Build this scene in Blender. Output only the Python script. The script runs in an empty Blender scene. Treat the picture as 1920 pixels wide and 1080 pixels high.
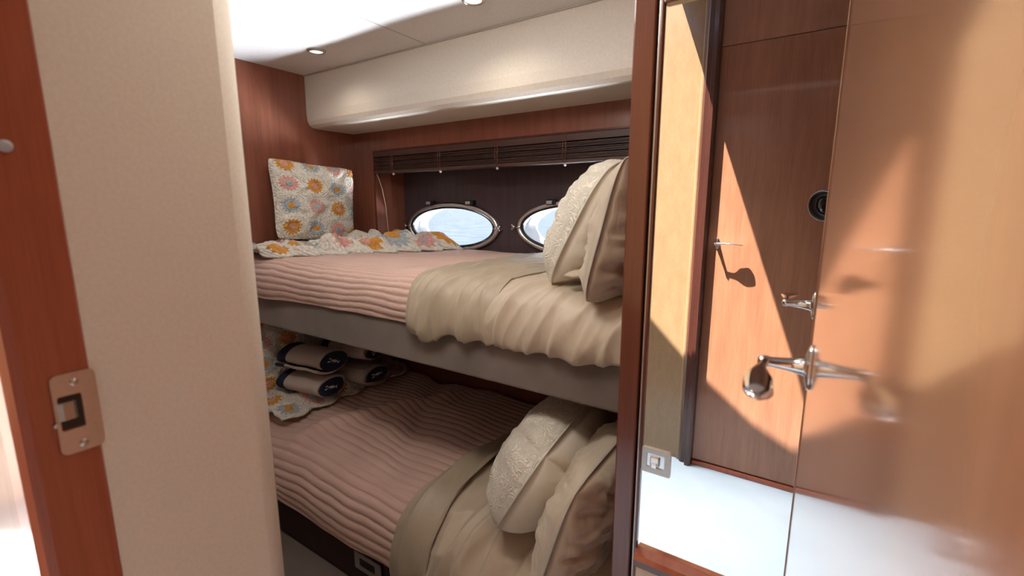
import bpy, bmesh, math, random
from mathutils import Vector, Matrix, noise
from math import sin, cos, pi, radians, sqrt, exp, atan2
random.seed(7)
S = bpy.context.scene
C = S.collection
# ---------------------------------------------------------------- camera, world, sun, exposure
EYE = Vector((0, 0, 1.30))
YAW, PIT = radians(33.4), radians(10.0)
cam_d = bpy.data.cameras.new('photo_camera')
cam_d.sensor_width = 36.0
cam_d.lens = 868.0 * 36.0 / 1920.0
cam_d.clip_start = 0.004
cam_d.clip_end = 3000
cam_d.dof.use_dof = True
cam_d.dof.focus_distance = 1.7
cam_d.dof.aperture_fstop = 4.5
cam = bpy.data.objects.new('photo_camera', cam_d)
cam.location = EYE
cam.rotation_euler = (pi / 2 - PIT, 0, YAW)
C.objects.link(cam)
S.camera = cam

w = bpy.data.worlds.new('sky'); S.world = w; w.use_nodes = True
wn = w.node_tree.nodes; wl = w.node_tree.links
sky = wn.new('ShaderNodeTexSky'); sky.sky_type = 'NISHITA'; sky.sun_disc = False
sky.sun_elevation = radians(62); sky.sun_rotation = radians(-50); sky.air_density = 1.0; sky.dust_density = 1.5
bg = wn['Background']; bg.inputs['Strength'].default_value = 0.28
wl.new(sky.outputs[0], bg.inputs[0])

def lamp(name, kind, energy, color, loc=(0, 0, 0), direction=None, **kw):
    d = bpy.data.lights.new(name, kind); d.energy = energy; d.color = color
    for k, v in kw.items(): setattr(d, k, v)
    o = bpy.data.objects.new(name, d); o.location = loc
    if direction is not None:
        o.rotation_euler = Vector(direction).normalized().to_track_quat('-Z', 'Y').to_euler()
    C.objects.link(o); return o

SUN_DIR = Vector((0.060, -0.050, -0.165))
lamp('sun', 'SUN', 40.0, (1.0, 0.95, 0.86), (3, 3, 8), SUN_DIR, angle=radians(0.5))
# sunlight glittering up off the water through the portholes
lamp('sea_glitter', 'AREA', 2100.0, (0.90, 0.94, 1.0), (-1.2, 2.72, 0.32), (0.0, -0.70, 0.72), shape='RECTANGLE', size=3.0, size_y=0.6)
# sky light falling through the corridor hatch and the open cabin stairwell
lamp('hatch_skylight', 'AREA', 14.0, (0.66, 0.84, 1.0), (-0.95, -0.48, 2.30), (0.32, 0.12, -1), shape='RECTANGLE', size=0.6, size_y=0.45, spread=radians(60))
lamp('stair_skylight', 'AREA', 7.0, (0.80, 0.90, 1.0), (-2.1, -0.40, 2.2), (0.1, 0, -1), shape='RECTANGLE', size=0.7, size_y=0.6, spread=radians(120))
# added soft fill lamp under the cabin ceiling
lamp('cabin_fill', 'AREA', 9.5, (1.0, 0.95, 0.89), (-0.75, 0.55, 1.895), (-0.15, 0.55, -1), shape='RECTANGLE', size=0.5, size_y=0.4)
vs = S.view_settings
vs.view_transform = 'Standard'; vs.look = 'None'; vs.exposure = 0.0; vs.gamma = 1.0; vs.use_curve_mapping = False

# ---------------------------------------------------------------- materials
def mat(name):
    m = bpy.data.materials.new(name); m.use_nodes = True
    nt = m.node_tree; b = nt.nodes['Principled BSDF']
    return m, nt, b
def N(nt, t, **kw):
    n = nt.nodes.new(t)
    for k, v in kw.items():
        if k in n.inputs.keys(): n.inputs[k].default_value = v
        else: setattr(n, k, v)
    return n
def srgb(r, g, b):
    f = lambda c: ((c / 255 + 0.055) / 1.055) ** 2.4 if c > 10 else c / 255 / 12.92
    return (f(r), f(g), f(b), 1)
def ramp(nt, fac, stops):
    r = nt.nodes.new('ShaderNodeValToRGB'); e = r.color_ramp.elements
    while len(e) < len(stops): e.new(0.5)
    for el, (p, c) in zip(e, stops): el.position = p; el.color = c
    nt.links.new(fac, r.inputs[0]); return r.outputs[0]
def bump(nt, b, h, strength=0.3, dist=0.002):
    n = N(nt, 'ShaderNodeBump', Strength=strength, Distance=dist)
    nt.links.new(h, n.inputs['Height']); nt.links.new(n.outputs[0], b.inputs['Normal']); return n
def coords(nt, scale=(1, 1, 1), kind='Object', rot=(0, 0, 0)):
    t = N(nt, 'ShaderNodeTexCoord'); m = N(nt, 'ShaderNodeMapping'); m.inputs['Scale'].default_value = scale
    m.inputs['Rotation'].default_value = rot
    nt.links.new(t.outputs[kind], m.inputs[0]); return m.outputs[0]

def wood(name, c1, c2, rough=0.28, coat=0.5, scale=(14, 14, 0.9), aniso=0.0, grain=0.05):
    m, nt, b = mat(name)
    v = coords(nt, scale)
    n1 = N(nt, 'ShaderNodeTexNoise', Scale=2.0, Detail=7.0, Roughness=0.6, Distortion=0.4); nt.links.new(v, n1.inputs['Vector'])
    col = ramp(nt, n1.outputs[0], [(0.28, c1), (0.72, c2)])
    v2 = coords(nt, (scale[0] * 18, scale[1] * 18, scale[2] * 6))
    n2 = N(nt, 'ShaderNodeTexNoise', Scale=2.0, Detail=3.0); nt.links.new(v2, n2.inputs['Vector'])
    mx = N(nt, 'ShaderNodeMix', data_type='RGBA', blend_type='MULTIPLY'); mx.inputs[0].default_value = 0.35
    nt.links.new(col, mx.inputs[6]); nt.links.new(ramp(nt, n2.outputs[0], [(0.35, (0.6, 0.6, 0.6, 1)), (0.6, (1, 1, 1, 1))]), mx.inputs[7])
    nt.links.new(mx.outputs[2], b.inputs['Base Color'])
    b.inputs['Roughness'].default_value = rough
    b.inputs['Coat Weight'].default_value = coat; b.inputs['Coat Roughness'].default_value = 0.08
    if grain: bump(nt, b, n2.outputs[0], grain, 0.0005)
    return m
M = {}
M['mahogany'] = wood('mahogany_veneer', (0.20, 0.062, 0.036, 1), (0.30, 0.102, 0.060, 1), 0.32, 0.35)
M['mahogany_dark'] = wood('dark_mahogany', (0.085, 0.020, 0.012, 1), (0.15, 0.038, 0.020, 1), 0.25, 0.5)
M['mahogany_red'] = wood('red_mahogany', (0.32, 0.070, 0.034, 1), (0.40, 0.105, 0.050, 1), 0.25, 0.5, (30, 30, 1.2))
M['post_wood'] = wood('dark_red_mahogany_post', (0.115, 0.026, 0.014, 1), (0.165, 0.042, 0.022, 1), 0.25, 0.5, (30, 30, 1.2))
M['frame_dark'] = wood('dark_moulding', (0.045, 0.014, 0.010, 1), (0.075, 0.023, 0.016, 1), 0.3, 0.4)
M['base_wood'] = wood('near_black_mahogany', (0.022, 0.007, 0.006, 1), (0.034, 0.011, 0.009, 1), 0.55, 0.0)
M['door_wood'] = wood('cherry_door_veneer', (0.27, 0.115, 0.062, 1), (0.37, 0.170, 0.095, 1), 0.35, 0.35, (9, 9, 0.8))
M['near_door'] = wood('polished_cherry_door', (0.42, 0.17, 0.085, 1), (0.50, 0.225, 0.12, 1), 0.25, 1.0, (9, 9, 0.8), grain=0)
M['near_door'].node_tree.nodes['Principled BSDF'].inputs['Coat Roughness'].default_value = 0.09
M['maple'] = wood('golden_veneer_panel', (0.26, 0.165, 0.085, 1), (0.32, 0.205, 0.108, 1), 0.35, 0.3, (16, 16, 5))
M['recess'] = wood('aubergine_laminate', (0.055, 0.034, 0.040, 1), (0.085, 0.055, 0.063, 1), 0.45, 0.2)
M['slat'] = wood('dark_slat_wood', (0.055, 0.024, 0.018, 1), (0.10, 0.045, 0.034, 1), 0.45, 0.1, (1.2, 20, 20))

def plain(name, c, rough=0.5, metal=0.0, coat=0.0, bscale=None, bstr=0.2, sheen=0.0):
    m, nt, b = mat(name)
    b.inputs['Roughness'].default_value = rough; b.inputs['Metallic'].default_value = metal
    b.inputs['Coat Weight'].default_value = coat; b.inputs['Sheen Weight'].default_value = sheen
    n = N(nt, 'ShaderNodeTexNoise', Scale=(bscale or 30.0), Detail=4.0); nt.links.new(coords(nt), n.inputs['Vector'])
    c1 = tuple(x * 0.93 for x in c[:3]) + (1,)
    nt.links.new(ramp(nt, n.outputs[0], [(0.35, c1), (0.65, c)]), b.inputs['Base Color'])
    if bscale: bump(nt, b, n.outputs[0], bstr, 0.001)
    return m
M['cream'] = plain('cream_wall_vinyl', (0.80, 0.72, 0.62, 1), 0.55, bscale=260, bstr=0.05)
M['ceiling'] = plain('white_headliner', (0.76, 0.735, 0.715, 1), 0.6, bscale=90, bstr=0.15)
M['soffit'] = plain('cream_headliner_vinyl', (0.72, 0.65, 0.56, 1), 0.5, bscale=120, bstr=0.1)
M['trimline'] = plain('seam_taupe', (0.45, 0.40, 0.36, 1), 0.8)  # darker taupe for the ceiling seam and the soffit's edge bead
M['black'] = plain('black_plastic', (0.012, 0.012, 0.014, 1), 0.35)
M['gap'] = plain('black_gap_shade', (0.008, 0.006, 0.006, 1), 0.7)  # shade of the gap beside the post, put into a near-black colour
M['chrome'] = plain('polished_chrome', (0.78, 0.78, 0.80, 1), 0.08, 1.0)
M['steel'] = plain('brushed_steel', (0.55, 0.52, 0.49, 1), 0.33, 1.0, bscale=200, bstr=0.05)
M['white_plastic'] = plain('white_gelcoat', (0.80, 0.82, 0.84, 1), 0.3)
M['grey_plastic'] = plain('grey_plastic', (0.45, 0.45, 0.47, 1), 0.35)
M['rim_metal'] = plain('polished_rim_metal', (0.82, 0.78, 0.75, 1), 0.28, 1.0)
M['hull_grey'] = plain('pale_grey_hull_lining', (0.30, 0.30, 0.31, 1), 0.6)
M['cord'] = plain('pale_cord', (0.55, 0.40, 0.34, 1), 0.7)
M['navy'] = plain('navy_terry', (0.010, 0.016, 0.045, 1), 0.95, bscale=300, bstr=0.4, sheen=0.0)
M['towel'] = plain('cream_terry', (0.50, 0.42, 0.37, 1), 0.95, bscale=300, bstr=0.5)
M['motif'] = plain('white_print', (0.62, 0.58, 0.56, 1), 0.9)

def fabric(name, c, c2=None, weave=600, rough=0.8, sheen=0.2, nstr=0.25, wrinkle=0.0):
    m, nt, b = mat(name)
    v = coords(nt)
    n = N(nt, 'ShaderNodeTexNoise', Scale=6.0, Detail=4.0); nt.links.new(v, n.inputs['Vector'])
    c2 = c2 or tuple(x * 0.88 for x in c[:3]) + (1,)
    nt.links.new(ramp(nt, n.outputs[0], [(0.3, c2), (0.7, c)]), b.inputs['Base Color'])
    b.inputs['Roughness'].default_value = rough; b.inputs['Sheen Weight'].default_value = sheen
    n2 = N(nt, 'ShaderNodeTexNoise', Scale=float(weave), Detail=2.0); nt.links.new(v, n2.inputs['Vector'])
    bp = bump(nt, b, n2.outputs[0], nstr, 0.001)
    if wrinkle:
        v3 = coords(nt, (3.0, 1.0, 1.0), rot=(0, 0, 0.5))
        n3 = N(nt, 'ShaderNodeTexNoise', Scale=9.0, Detail=5.0, Distortion=1.2); nt.links.new(v3, n3.inputs['Vector'])
        b2 = N(nt, 'ShaderNodeBump', Strength=wrinkle, Distance=0.012); nt.links.new(n3.outputs[0], b2.inputs['Height'])
        nt.links.new(b2.outputs[0], bp.inputs['Normal'])
    return m
M['pink'] = fabric('dusty_pink_quilt', (0.58, 0.385, 0.315, 1), (0.52, 0.335, 0.275, 1), 500, 0.85, 0.3, 0.35)
M['sheet'] = fabric('champagne_sateen', (0.49, 0.395, 0.29, 1), (0.45, 0.365, 0.27, 1), 900, 0.50, 0.25, 0.08, 0.25)
M['sheet_fold'] = fabric('olive_beige_sateen', (0.385, 0.305, 0.215, 1), (0.35, 0.28, 0.195, 1), 900, 0.48, 0.2, 0.08, 0.25)
M['pillowcase'] = fabric('beige_pillowcase', (0.49, 0.405, 0.305, 1), (0.45, 0.375, 0.28, 1), 900, 0.5, 0.25, 0.08, 0.3)
M['suede'] = fabric('taupe_suede', (0.195, 0.150, 0.120, 1), (0.105, 0.080, 0.065, 1), 250, 0.9, 0.4, 0.3)
M['carpet'] = fabric('pale_grey_carpet', (0.56, 0.58, 0.58, 1), (0.50, 0.52, 0.52, 1), 420, 0.95, 0.2, 0.8)

M['taupe_carpet'] = fabric('taupe_cabin_carpet', (0.17, 0.135, 0.11, 1), (0.13, 0.10, 0.08, 1), 420, 0.95, 0.2, 0.8)
def quilted():      # matelasse: meandering embossed lines
    m, nt, b = mat('ivory_matelasse')
    b.inputs['Base Color'].default_value = (0.62, 0.565, 0.475, 1); b.inputs['Roughness'].default_value = 0.75
    b.inputs['Sheen Weight'].default_value = 0.2
    v = coords(nt)
    n = N(nt, 'ShaderNodeTexNoise', Scale=26.0, Detail=1.5, Distortion=0.9); nt.links.new(v, n.inputs['Vector'])
    mu = N(nt, 'ShaderNodeMath', operation='MULTIPLY'); mu.inputs[1].default_value = 95.0; nt.links.new(n.outputs[0], mu.inputs[0])
    si = N(nt, 'ShaderNodeMath', operation='SINE'); nt.links.new(mu.outputs[0], si.inputs[0])
    bump(nt, b, si.outputs[0], 0.55, 0.0022)
    nt.links.new(ramp(nt, si.outputs[0], [(0.0, (0.64, 0.58, 0.48, 1)), (0.5, (0.76, 0.695, 0.58, 1))]), b.inputs['Base Color'])
    return m
M['quilted'] = quilted()
M['piping'] = fabric('ivory_cotton', (0.74, 0.67, 0.55, 1), None, 700, 0.7, 0.2, 0.1)

def crochet(name, cells, offs=0):
    """granny squares laid out on the piece's own UV map"""
    m, nt, b = mat(name); L = nt.links.new
    uv = N(nt, 'ShaderNodeTexCoord'); sc = N(nt, 'ShaderNodeMapping'); sc.inputs['Scale'].default_value = (cells[0], cells[1], 1)
    L(uv.outputs['UV'], sc.inputs[0])
    sx = N(nt, 'ShaderNodeSeparateXYZ'); L(sc.outputs[0], sx.inputs[0])
    def mth(op, a, bb=None, c=None):
        n = N(nt, 'ShaderNodeMath', operation=op)
        for i, x in enumerate((a, bb, c)):
            if x is None: continue
            if isinstance(x, (int, float)): n.inputs[i].default_value = x
            else: L(x, n.inputs[i])
        return n.outputs[0]
    fx, fy = mth('FLOOR', sx.outputs[0]), mth('FLOOR', sx.outputs[1])
    lx, ly = mth('SUBTRACT', mth('FRACT', sx.outputs[0]), 0.5), mth('SUBTRACT', mth('FRACT', sx.outputs[1]), 0.5)
    kind = mth('MODULO', mth('ADD', mth('ADD', fx, fy), 30 + offs), 3)
    r = mth('SQRT', mth('ADD', mth('MULTIPLY', lx, lx), mth('MULTIPLY', ly, ly)))
    ang = mth('ARCTAN2', ly, lx)
    spike = mth('MULTIPLY', mth('SINE', mth('MULTIPLY', ang, 15)), 0.045)
    rr = mth('ADD', r, spike)
    noi = N(nt, 'ShaderNodeTexNoise', Scale=70.0, Detail=2.0); L(uv.outputs['UV'], noi.inputs[0])
    mus, pnk, gry, crm = (0.66, 0.30, 0.055, 1), (0.70, 0.36, 0.31, 1), (0.40, 0.45, 0.48, 1), (0.74, 0.69, 0.61, 1)
    def pick(a, bq, c):
        m1 = N(nt, 'ShaderNodeMix', data_type='RGBA'); m1.inputs[6].default_value = a; m1.inputs[7].default_value = bq
        L(mth('GREATER_THAN', kind, 0.5), m1.inputs[0])
        m2 = N(nt, 'ShaderNodeMix', data_type='RGBA'); m2.inputs[7].default_value = c
        L(m1.outputs[2], m2.inputs[6]); L(mth('GREATER_THAN', kind, 1.5), m2.inputs[0]); return m2.outputs[2]
    outer, inner = pick(mus, gry, pnk), pick(pnk, mus, gry)
    m1 = N(nt, 'ShaderNodeMix', data_type='RGBA'); m1.inputs[7].default_value = crm
    L(outer, m1.inputs[6]); L(mth('GREATER_THAN', rr, 0.33), m1.inputs[0])
    m2 = N(nt, 'ShaderNodeMix', data_type='RGBA'); L(m1.outputs[2], m2.inputs[7]); L(inner, m2.inputs[6]); L(mth('GREATER_THAN', r, 0.14), m2.inputs[0])
    dk = N(nt, 'ShaderNodeMix', data_type='RGBA', blend_type='MULTIPLY'); dk.inputs[0].default_value = 0.6
    vo = N(nt, 'ShaderNodeTexVoronoi', Scale=17.0); L(sc.outputs[0], vo.inputs['Vector'])
    L(m2.outputs[2], dk.inputs[6]); L(ramp(nt, vo.outputs[0], [(0.25, (1, 1, 1, 1)), (0.85, (0.62, 0.60, 0.58, 1))]), dk.inputs[7])
    L(dk.outputs[2], b.inputs['Base Color']); b.inputs['Roughness'].default_value = 0.95
    h = mth('ADD', mth('MULTIPLY', vo.outputs[0], -1.0), mth('MULTIPLY', mth('SINE', mth('MULTIPLY', r, 70)), 0.25))
    bump(nt, b, h, 0.9, 0.004)
    return m
M['crochet4'] = crochet('granny_square_crochet', (3.5, 3.7))
M['crochet_b'] = crochet('granny_square_throw', (7, 3), 1)
M['crochet_c'] = crochet('granny_square_throw_low', (6, 3), 2)

def mirror_mat():
    m, nt, b = mat('mirror_silver')
    n = N(nt, 'ShaderNodeTexNoise', Scale=3.0); nt.links.new(coords(nt), n.inputs[0])
    nt.links.new(ramp(nt, n.outputs[0], [(0, (0.93, 0.935, 0.93, 1)), (1, (0.95, 0.955, 0.95, 1))]), b.inputs['Base Color'])
    b.inputs['Metallic'].default_value = 1; b.inputs['Roughness'].default_value = 0.0
    return m
M['mirror'] = mirror_mat()
def pane_mat():
    m = bpy.data.materials.new('porthole_glass'); m.use_nodes = True; nt = m.node_tree; nt.nodes.clear()
    o = N(nt, 'ShaderNodeOutputMaterial'); t = N(nt, 'ShaderNodeBsdfTransparent'); g = N(nt, 'ShaderNodeBsdfGlossy', Roughness=0.02)
    t.inputs[0].default_value = (0.93, 0.97, 1.0, 1)
    f = N(nt, 'ShaderNodeFresnel', IOR=1.35); mx = N(nt, 'ShaderNodeMixShader')
    nt.links.new(f.outputs[0], mx.inputs[0]); nt.links.new(t.outputs[0], mx.inputs[1]); nt.links.new(g.outputs[0], mx.inputs[2]); nt.links.new(mx.outputs[0], o.inputs[0])
    return m
M['pane'] = pane_mat()
def lens_mat():
    m, nt, b = mat('coated_lens_glass'); b.inputs['Base Color'].default_value = (0.004, 0.004, 0.007, 1)
    b.inputs['Roughness'].default_value = 0.15; b.inputs['Specular IOR Level'].default_value = 0.25
    n = N(nt, 'ShaderNodeTexNoise', Scale=2.0); nt.links.new(coords(nt), n.inputs[0])
    nt.links.new(ramp(nt, n.outputs[0], [(0, (0.003, 0.003, 0.006, 1)), (1, (0.006, 0.005, 0.010, 1))]), b.inputs['Base Color'])
    return m
M['lens'] = lens_mat()
def emis(name, c, s):
    m, nt, b = mat(name); b.inputs['Base Color'].default_value = c
    b.inputs['Emission Color'].default_value = c; b.inputs['Emission Strength'].default_value = s
    return m
M['bulb'] = emis('lit_lamp_glass', (1.0, 0.93, 0.78, 1), 3.0)
def sea_mat():
    m, nt, b = mat('sea_water')
    v = coords(nt, (0.5, 1.0, 1.0))
    n = N(nt, 'ShaderNodeTexNoise', Scale=1.6, Detail=6.0, Roughness=0.65); nt.links.new(v, n.inputs[0])
    nt.links.new(ramp(nt, n.outputs[0], [(0.38, (0.022, 0.035, 0.052, 1)), (0.7, (0.056, 0.072, 0.090, 1))]), b.inputs['Base Color'])
    b.inputs['Roughness'].default_value = 0.7; b.inputs['Specular IOR Level'].default_value = 0.1; bump(nt, b, n.outputs[0], 0.6, 0.3)
    return m
M['sea'] = sea_mat()
M['hill'] = plain('distant_shore', (0.04, 0.05, 0.065, 1), 0.9, bscale=0.02, bstr=0.0)

# ---------------------------------------------------------------- mesh helpers
def B(): return bmesh.new()
def quad(bm, pts, mi=0):
    f = bm.faces.new([bm.verts.new(p) for p in pts]); f.material_index = mi; return f
def box(bm, x0, x1, y0, y1, z0, z1, bev=0.0, mi=0, seg=2):
    t = bmesh.new(); bmesh.ops.create_cube(t, size=1)
    for v in t.verts:
        v.co = Vector(((x0 + x1) / 2 + v.co.x * (x1 - x0), (y0 + y1) / 2 + v.co.y * (y1 - y0), (z0 + z1) / 2 + v.co.z * (z1 - z0)))
    if bev: bmesh.ops.bevel(t, geom=t.edges[:], offset=bev, segments=seg, profile=0.5, affect='EDGES')
    merge(bm, t, mi)
def merge(bm, t, mi=None, mtx=None):
    vm = {}
    for v in t.verts: vm[v] = bm.verts.new(mtx @ v.co if mtx else v.co)
    for f in t.faces:
        try:
            nf = bm.faces.new([vm[v] for v in f.verts]); nf.smooth = f.smooth
            nf.material_index = f.material_index if mi is None else mi
        except ValueError: pass
    t.free()
def prism(bm, prof, axis, a0, a1, mi=0):
    """closed polygon prof (2D) extruded along axis 0=x (prof=(y,z)),1=y (prof=(x,z)),2=z (prof=(x,y))"""
    def P(q, a):
        return {0: (a, q[0], q[1]), 1: (q[0], a, q[1]), 2: (q[0], q[1], a)}[axis]
    A = [bm.verts.new(P(q, a0)) for q in prof]; Bv = [bm.verts.new(P(q, a1)) for q in prof]
    n = len(prof)
    for i in range(n): bm.faces.new((A[i], A[(i + 1) % n], Bv[(i + 1) % n], Bv[i])).material_index = mi
    bm.faces.new(A).material_index = mi; bm.faces.new(Bv).material_index = mi
def loft(bm, rings, cap=True, smooth=True, mi=0):
    R = [[bm.verts.new(p) for p in r] for r in rings]; n = len(R[0])
    for a, b2 in zip(R, R[1:]):
        for i in range(n):
            f = bm.faces.new((a[i], a[(i + 1) % n], b2[(i + 1) % n], b2[i])); f.smooth = smooth; f.material_index = mi
    if cap:
        for r in (R[0], R[-1]): bm.faces.new(r).material_index = mi
def tube(bm, pts, rad, n=12, flat=None, mi=0):
    """tube along pts; rad = list or number of (rx, ry); flat = reference up vector"""
    pts = [Vector(p) for p in pts]; rings = []
    ref = Vector(flat) if flat else Vector((0.1, 0.2, 1)).normalized()
    for i, p in enumerate(pts):
        t = (pts[min(i + 1, len(pts) - 1)] - pts[max(i - 1, 0)]).normalized()
        u = ref - t * ref.dot(t)
        if u.length < 1e-4: u = Vector((1, 0, 0)) - t * t.x
        u.normalize(); s = t.cross(u)
        r = rad[i] if isinstance(rad, (list, tuple)) else rad
        rx, ry = r if isinstance(r, tuple) else (r, r)
        rings.append([p + s * rx * cos(2 * pi * k / n) + u * ry * sin(2 * pi * k / n) for k in range(n)])
    loft(bm, rings, mi=mi)
def lathe(bm, c, ax, prof, n=24, mi=0, cap=True):
    """prof = [(dist along ax, radius)]"""
    ax = Vector(ax).normalized(); u = ax.orthogonal().normalized(); s = ax.cross(u); c = Vector(c)
    loft(bm, [[c + ax * d + (u * cos(2 * pi * k / n) + s * sin(2 * pi * k / n)) * r for k in range(n)] for d, r in prof], mi=mi, cap=cap)

def wloc(o):
    v = Vector(o.location)
    while o.parent: o = o.parent; v = v + Vector(o.location)
    return v
def obj(name, bm, m, parent=None, smooth=None, label=None, cat=None, group=None, kind=None, loc=None, uv=None):
    bmesh.ops.recalc_face_normals(bm, faces=bm.faces[:]) if smooth != 'keep' else None
    me = bpy.data.meshes.new(name)
    if loc is None:
        xs = [v.co for v in bm.verts]
        loc = Vector(((min(v.x for v in xs) + max(v.x for v in xs)) / 2, (min(v.y for v in xs) + max(v.y for v in xs)) / 2, min(v.z for v in xs)))
    loc = Vector(loc)
    for v in bm.verts: v.co -= loc
    if smooth is True or smooth == 'keep':
        for f in bm.faces: f.smooth = True
    bm.to_mesh(me); bm.free()
    for x in (m if isinstance(m, (list, tuple)) else [m]): me.materials.append(M[x] if isinstance(x, str) else x)
    o = bpy.data.objects.new(name, me); C.objects.link(o)
    if parent is not None:
        o.parent = parent; o.location = loc - wloc(parent)
    else: o.location = loc
    tag(o, label, cat, group, kind); return o
def tag(o, label=None, cat=None, group=None, kind=None):
    for k, v in (('label', label), ('category', cat), ('group', group), ('kind', kind)):
        if v: o[k] = v
def thing(name, loc, label, cat, group=None, kind=None):
    o = bpy.data.objects.new(name, None); o.empty_display_size = 0.05; C.objects.link(o); o.location = loc
    tag(o, label, cat, group, kind); return o
def fbm(x, y, z=0.0, o=3):
    a, f, s = 1.0, 1.0, 0.0
    for _ in range(o):
        s += a * noise.noise(Vector((x * f, y * f, z + f * 3.1))); a *= 0.5; f *= 2.03
    return s
def ss(a, b, x):
    t = max(0.0, min(1.0, (x - a) / (b - a))); return t * t * (3 - 2 * t)

# ---------------------------------------------------------------- the setting
XL, XP = -2.09, -0.272          # left cabin wall, bunk side of the partition post
YW, YR = 1.66, 1.85             # hull lining, back of the window recess
ZC = 1.905                      # cabin ceiling
YC = -0.825                     # far wall of the corridor (seen in the mirror)
bm = B(); box(bm, -2.9, 0.9, YC - 0.05, 0.13, -0.05, 0); fl = obj('floor', bm, 'carpet', kind='structure'); fl['label'] = 'pale carpet of the corridor seen in the mirror'
bm = B(); box(bm, -2.9, 0.9, 0.13, YW + 0.1, -0.05, 0); obj('cabin_carpet', bm, 'taupe_carpet', fl)
bm = B(); box(bm, XL - 0.06, 0.9, 0.10, YW + 0.1, ZC, ZC + 0.06)
ceil = obj('ceiling', bm, 'ceiling', kind='structure')
bm = B(); box(bm, -1.312, -1.308, 0.11, 1.39, ZC - 0.0008, ZC + 0.004); obj('panel_seam', bm, 'trimline', ceil)
bm = B(); box(bm, XL - 0.06, XL, 0.10, YR + 0.1, 0, ZC); obj('wall_left', bm, 'mahogany', kind='structure')
# hull lining around the window recess
bm = B(); x0, x1, z0, z1 = -1.945, XP, 0.945, 1.577
box(bm, XL, 0.9, YW, YW + 0.06, 0, z0 - 0.036)
obj('wall_back', bm, 'mahogany', kind='structure')
bm = B(); box(bm, XL, x0, YW, YW + 0.06, z0 - 0.036, ZC); wb = obj('wall_back_corner', bm, 'mahogany', kind='structure')
bm = B(); box(bm, x0, 0.9, YW, YW + 0.06, z1, ZC); box(bm, x0, 0.9, YW + 0.06, YR + 0.02, z1, z1 + 0.03)      # header and recess top
wu = obj('wall_back_upper', bm, 'mahogany', kind='structure')
bm = B(); prism(bm, [(x0 - 0.03, YW + 0.06), (x0, YW + 0.06), (x0 + 0.012, YW + 0.1), (x0 + 0.012, YR + 0.02), (x0 - 0.03, YR + 0.02)], 2, z0 - 0.005, z1); obj('recess_side', bm, 'mahogany', wb)
bm = B(); box(bm, x0, 0.9, YW, YR + 0.02, z0 - 0.035, z0 - 0.005); o = obj('trim_5', bm, 'mahogany_dark', kind='structure'); o['label'] = 'dark shelf at the bottom of the window recess'
bm = B(); box(bm, x0 - 0.004, x0 + 0.004, YW - 0.004, YW + 0.002, z0, z1 + 0.004, 0.001); obj('recess_edging', bm, 'mahogany_dark', wb)
bm = B(); box(bm, x0, XP, YW - 0.004, YW + 0.002, z1 - 0.003, z1 + 0.004, 0.001); obj('recess_edging', bm, 'mahogany_dark', wu)
# recess back with two oval holes
PX = [(-1.590, 1.195), (-0.880, 1.205)]; PA, PB = 0.285, 0.108
def holed(bm, x0, x1, z0, z1, cx, cz, a, b, y, n=64, rev=False):
    E, R = [], []
    for k in range(n):
        t = 2 * pi * (k + 0.5) / n; c, s = cos(t), sin(t)
        E.append(bm.verts.new((cx + a * c, y, cz + b * s)))
        m = min((x1 - cx) / c if c > 0 else (x0 - cx) / c, (z1 - cz) / s if s > 0 else (z0 - cz) / s)
        R.append(bm.verts.new((cx + c * m, y, cz + s * m)))
    cor = {}
    for k in range(n):
        j = (k + 1) % n; a1, a2 = R[k].co, R[j].co
        vs_ = [E[k], E[j], R[j]]
        if abs(a1.x - a2.x) > 1e-6 and abs(a1.z - a2.z) > 1e-6:
            vs_.append(bm.verts.new((x1 if max(a1.x, a2.x) > cx else x0, y, z1 if max(a1.z, a2.z) > cz else z0)))
        vs_.append(R[k]); bm.faces.new(vs_)
bm = B(); xm = (PX[0][0] + PX[1][0]) / 2
holed(bm, x0 - 0.03, xm, z0 - 0.035, z1 + 0.03, PX[0][0], PX[0][1], PA, PB, YR)
holed(bm, xm, 0.9, z0 - 0.035, z1 + 0.03, PX[1][0], PX[1][1], PA, PB, YR)
o = obj('wall_hull', bm, 'recess', kind='structure'); o['label'] = 'dark aubergine hull panel holding the oval portholes'
# boxed soffit along the hull
bm = B()
prof = [(1.395, ZC + 0.005), (1.393, 1.735), (1.396, 1.700), (1.404, 1.682), (1.420, 1.671), (1.450, 1.669), (1.60, 1.671), (YW + 0.002, 1.672), (YW + 0.002, ZC + 0.005)]
prism(bm, prof, 0, XL, XP); so = obj('trim_1', bm, 'soffit', kind='structure')
so['label'] = 'cream padded soffit running along the hull above the upper bunk'
bm = B(); box(bm, XL, XP, 1.390, 1.3945, ZC - 0.006, ZC, 0.001); obj('edge_bead', bm, 'trimline', so)
# partition between bunks and mirror cabinet, cabin walls
bm = B(); box(bm, XP + 0.002, -0.238, 0.79, YW, 0, ZC); obj('wall_right', bm, 'mahogany', kind='structure')
bm = B(); box(bm, 0.62, 0.68, 0.10, 0.80, 0, ZC); obj('wall_entry', bm, 'cream', kind='structure')
bm = B(); box(bm, XP, -0.2365, 0.756, 0.79, 0, ZC, 0.003); o = obj('trim_2', bm, 'post_wood', kind='structure'); o['label'] = 'red mahogany post between the bunks and the mirror'
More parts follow.
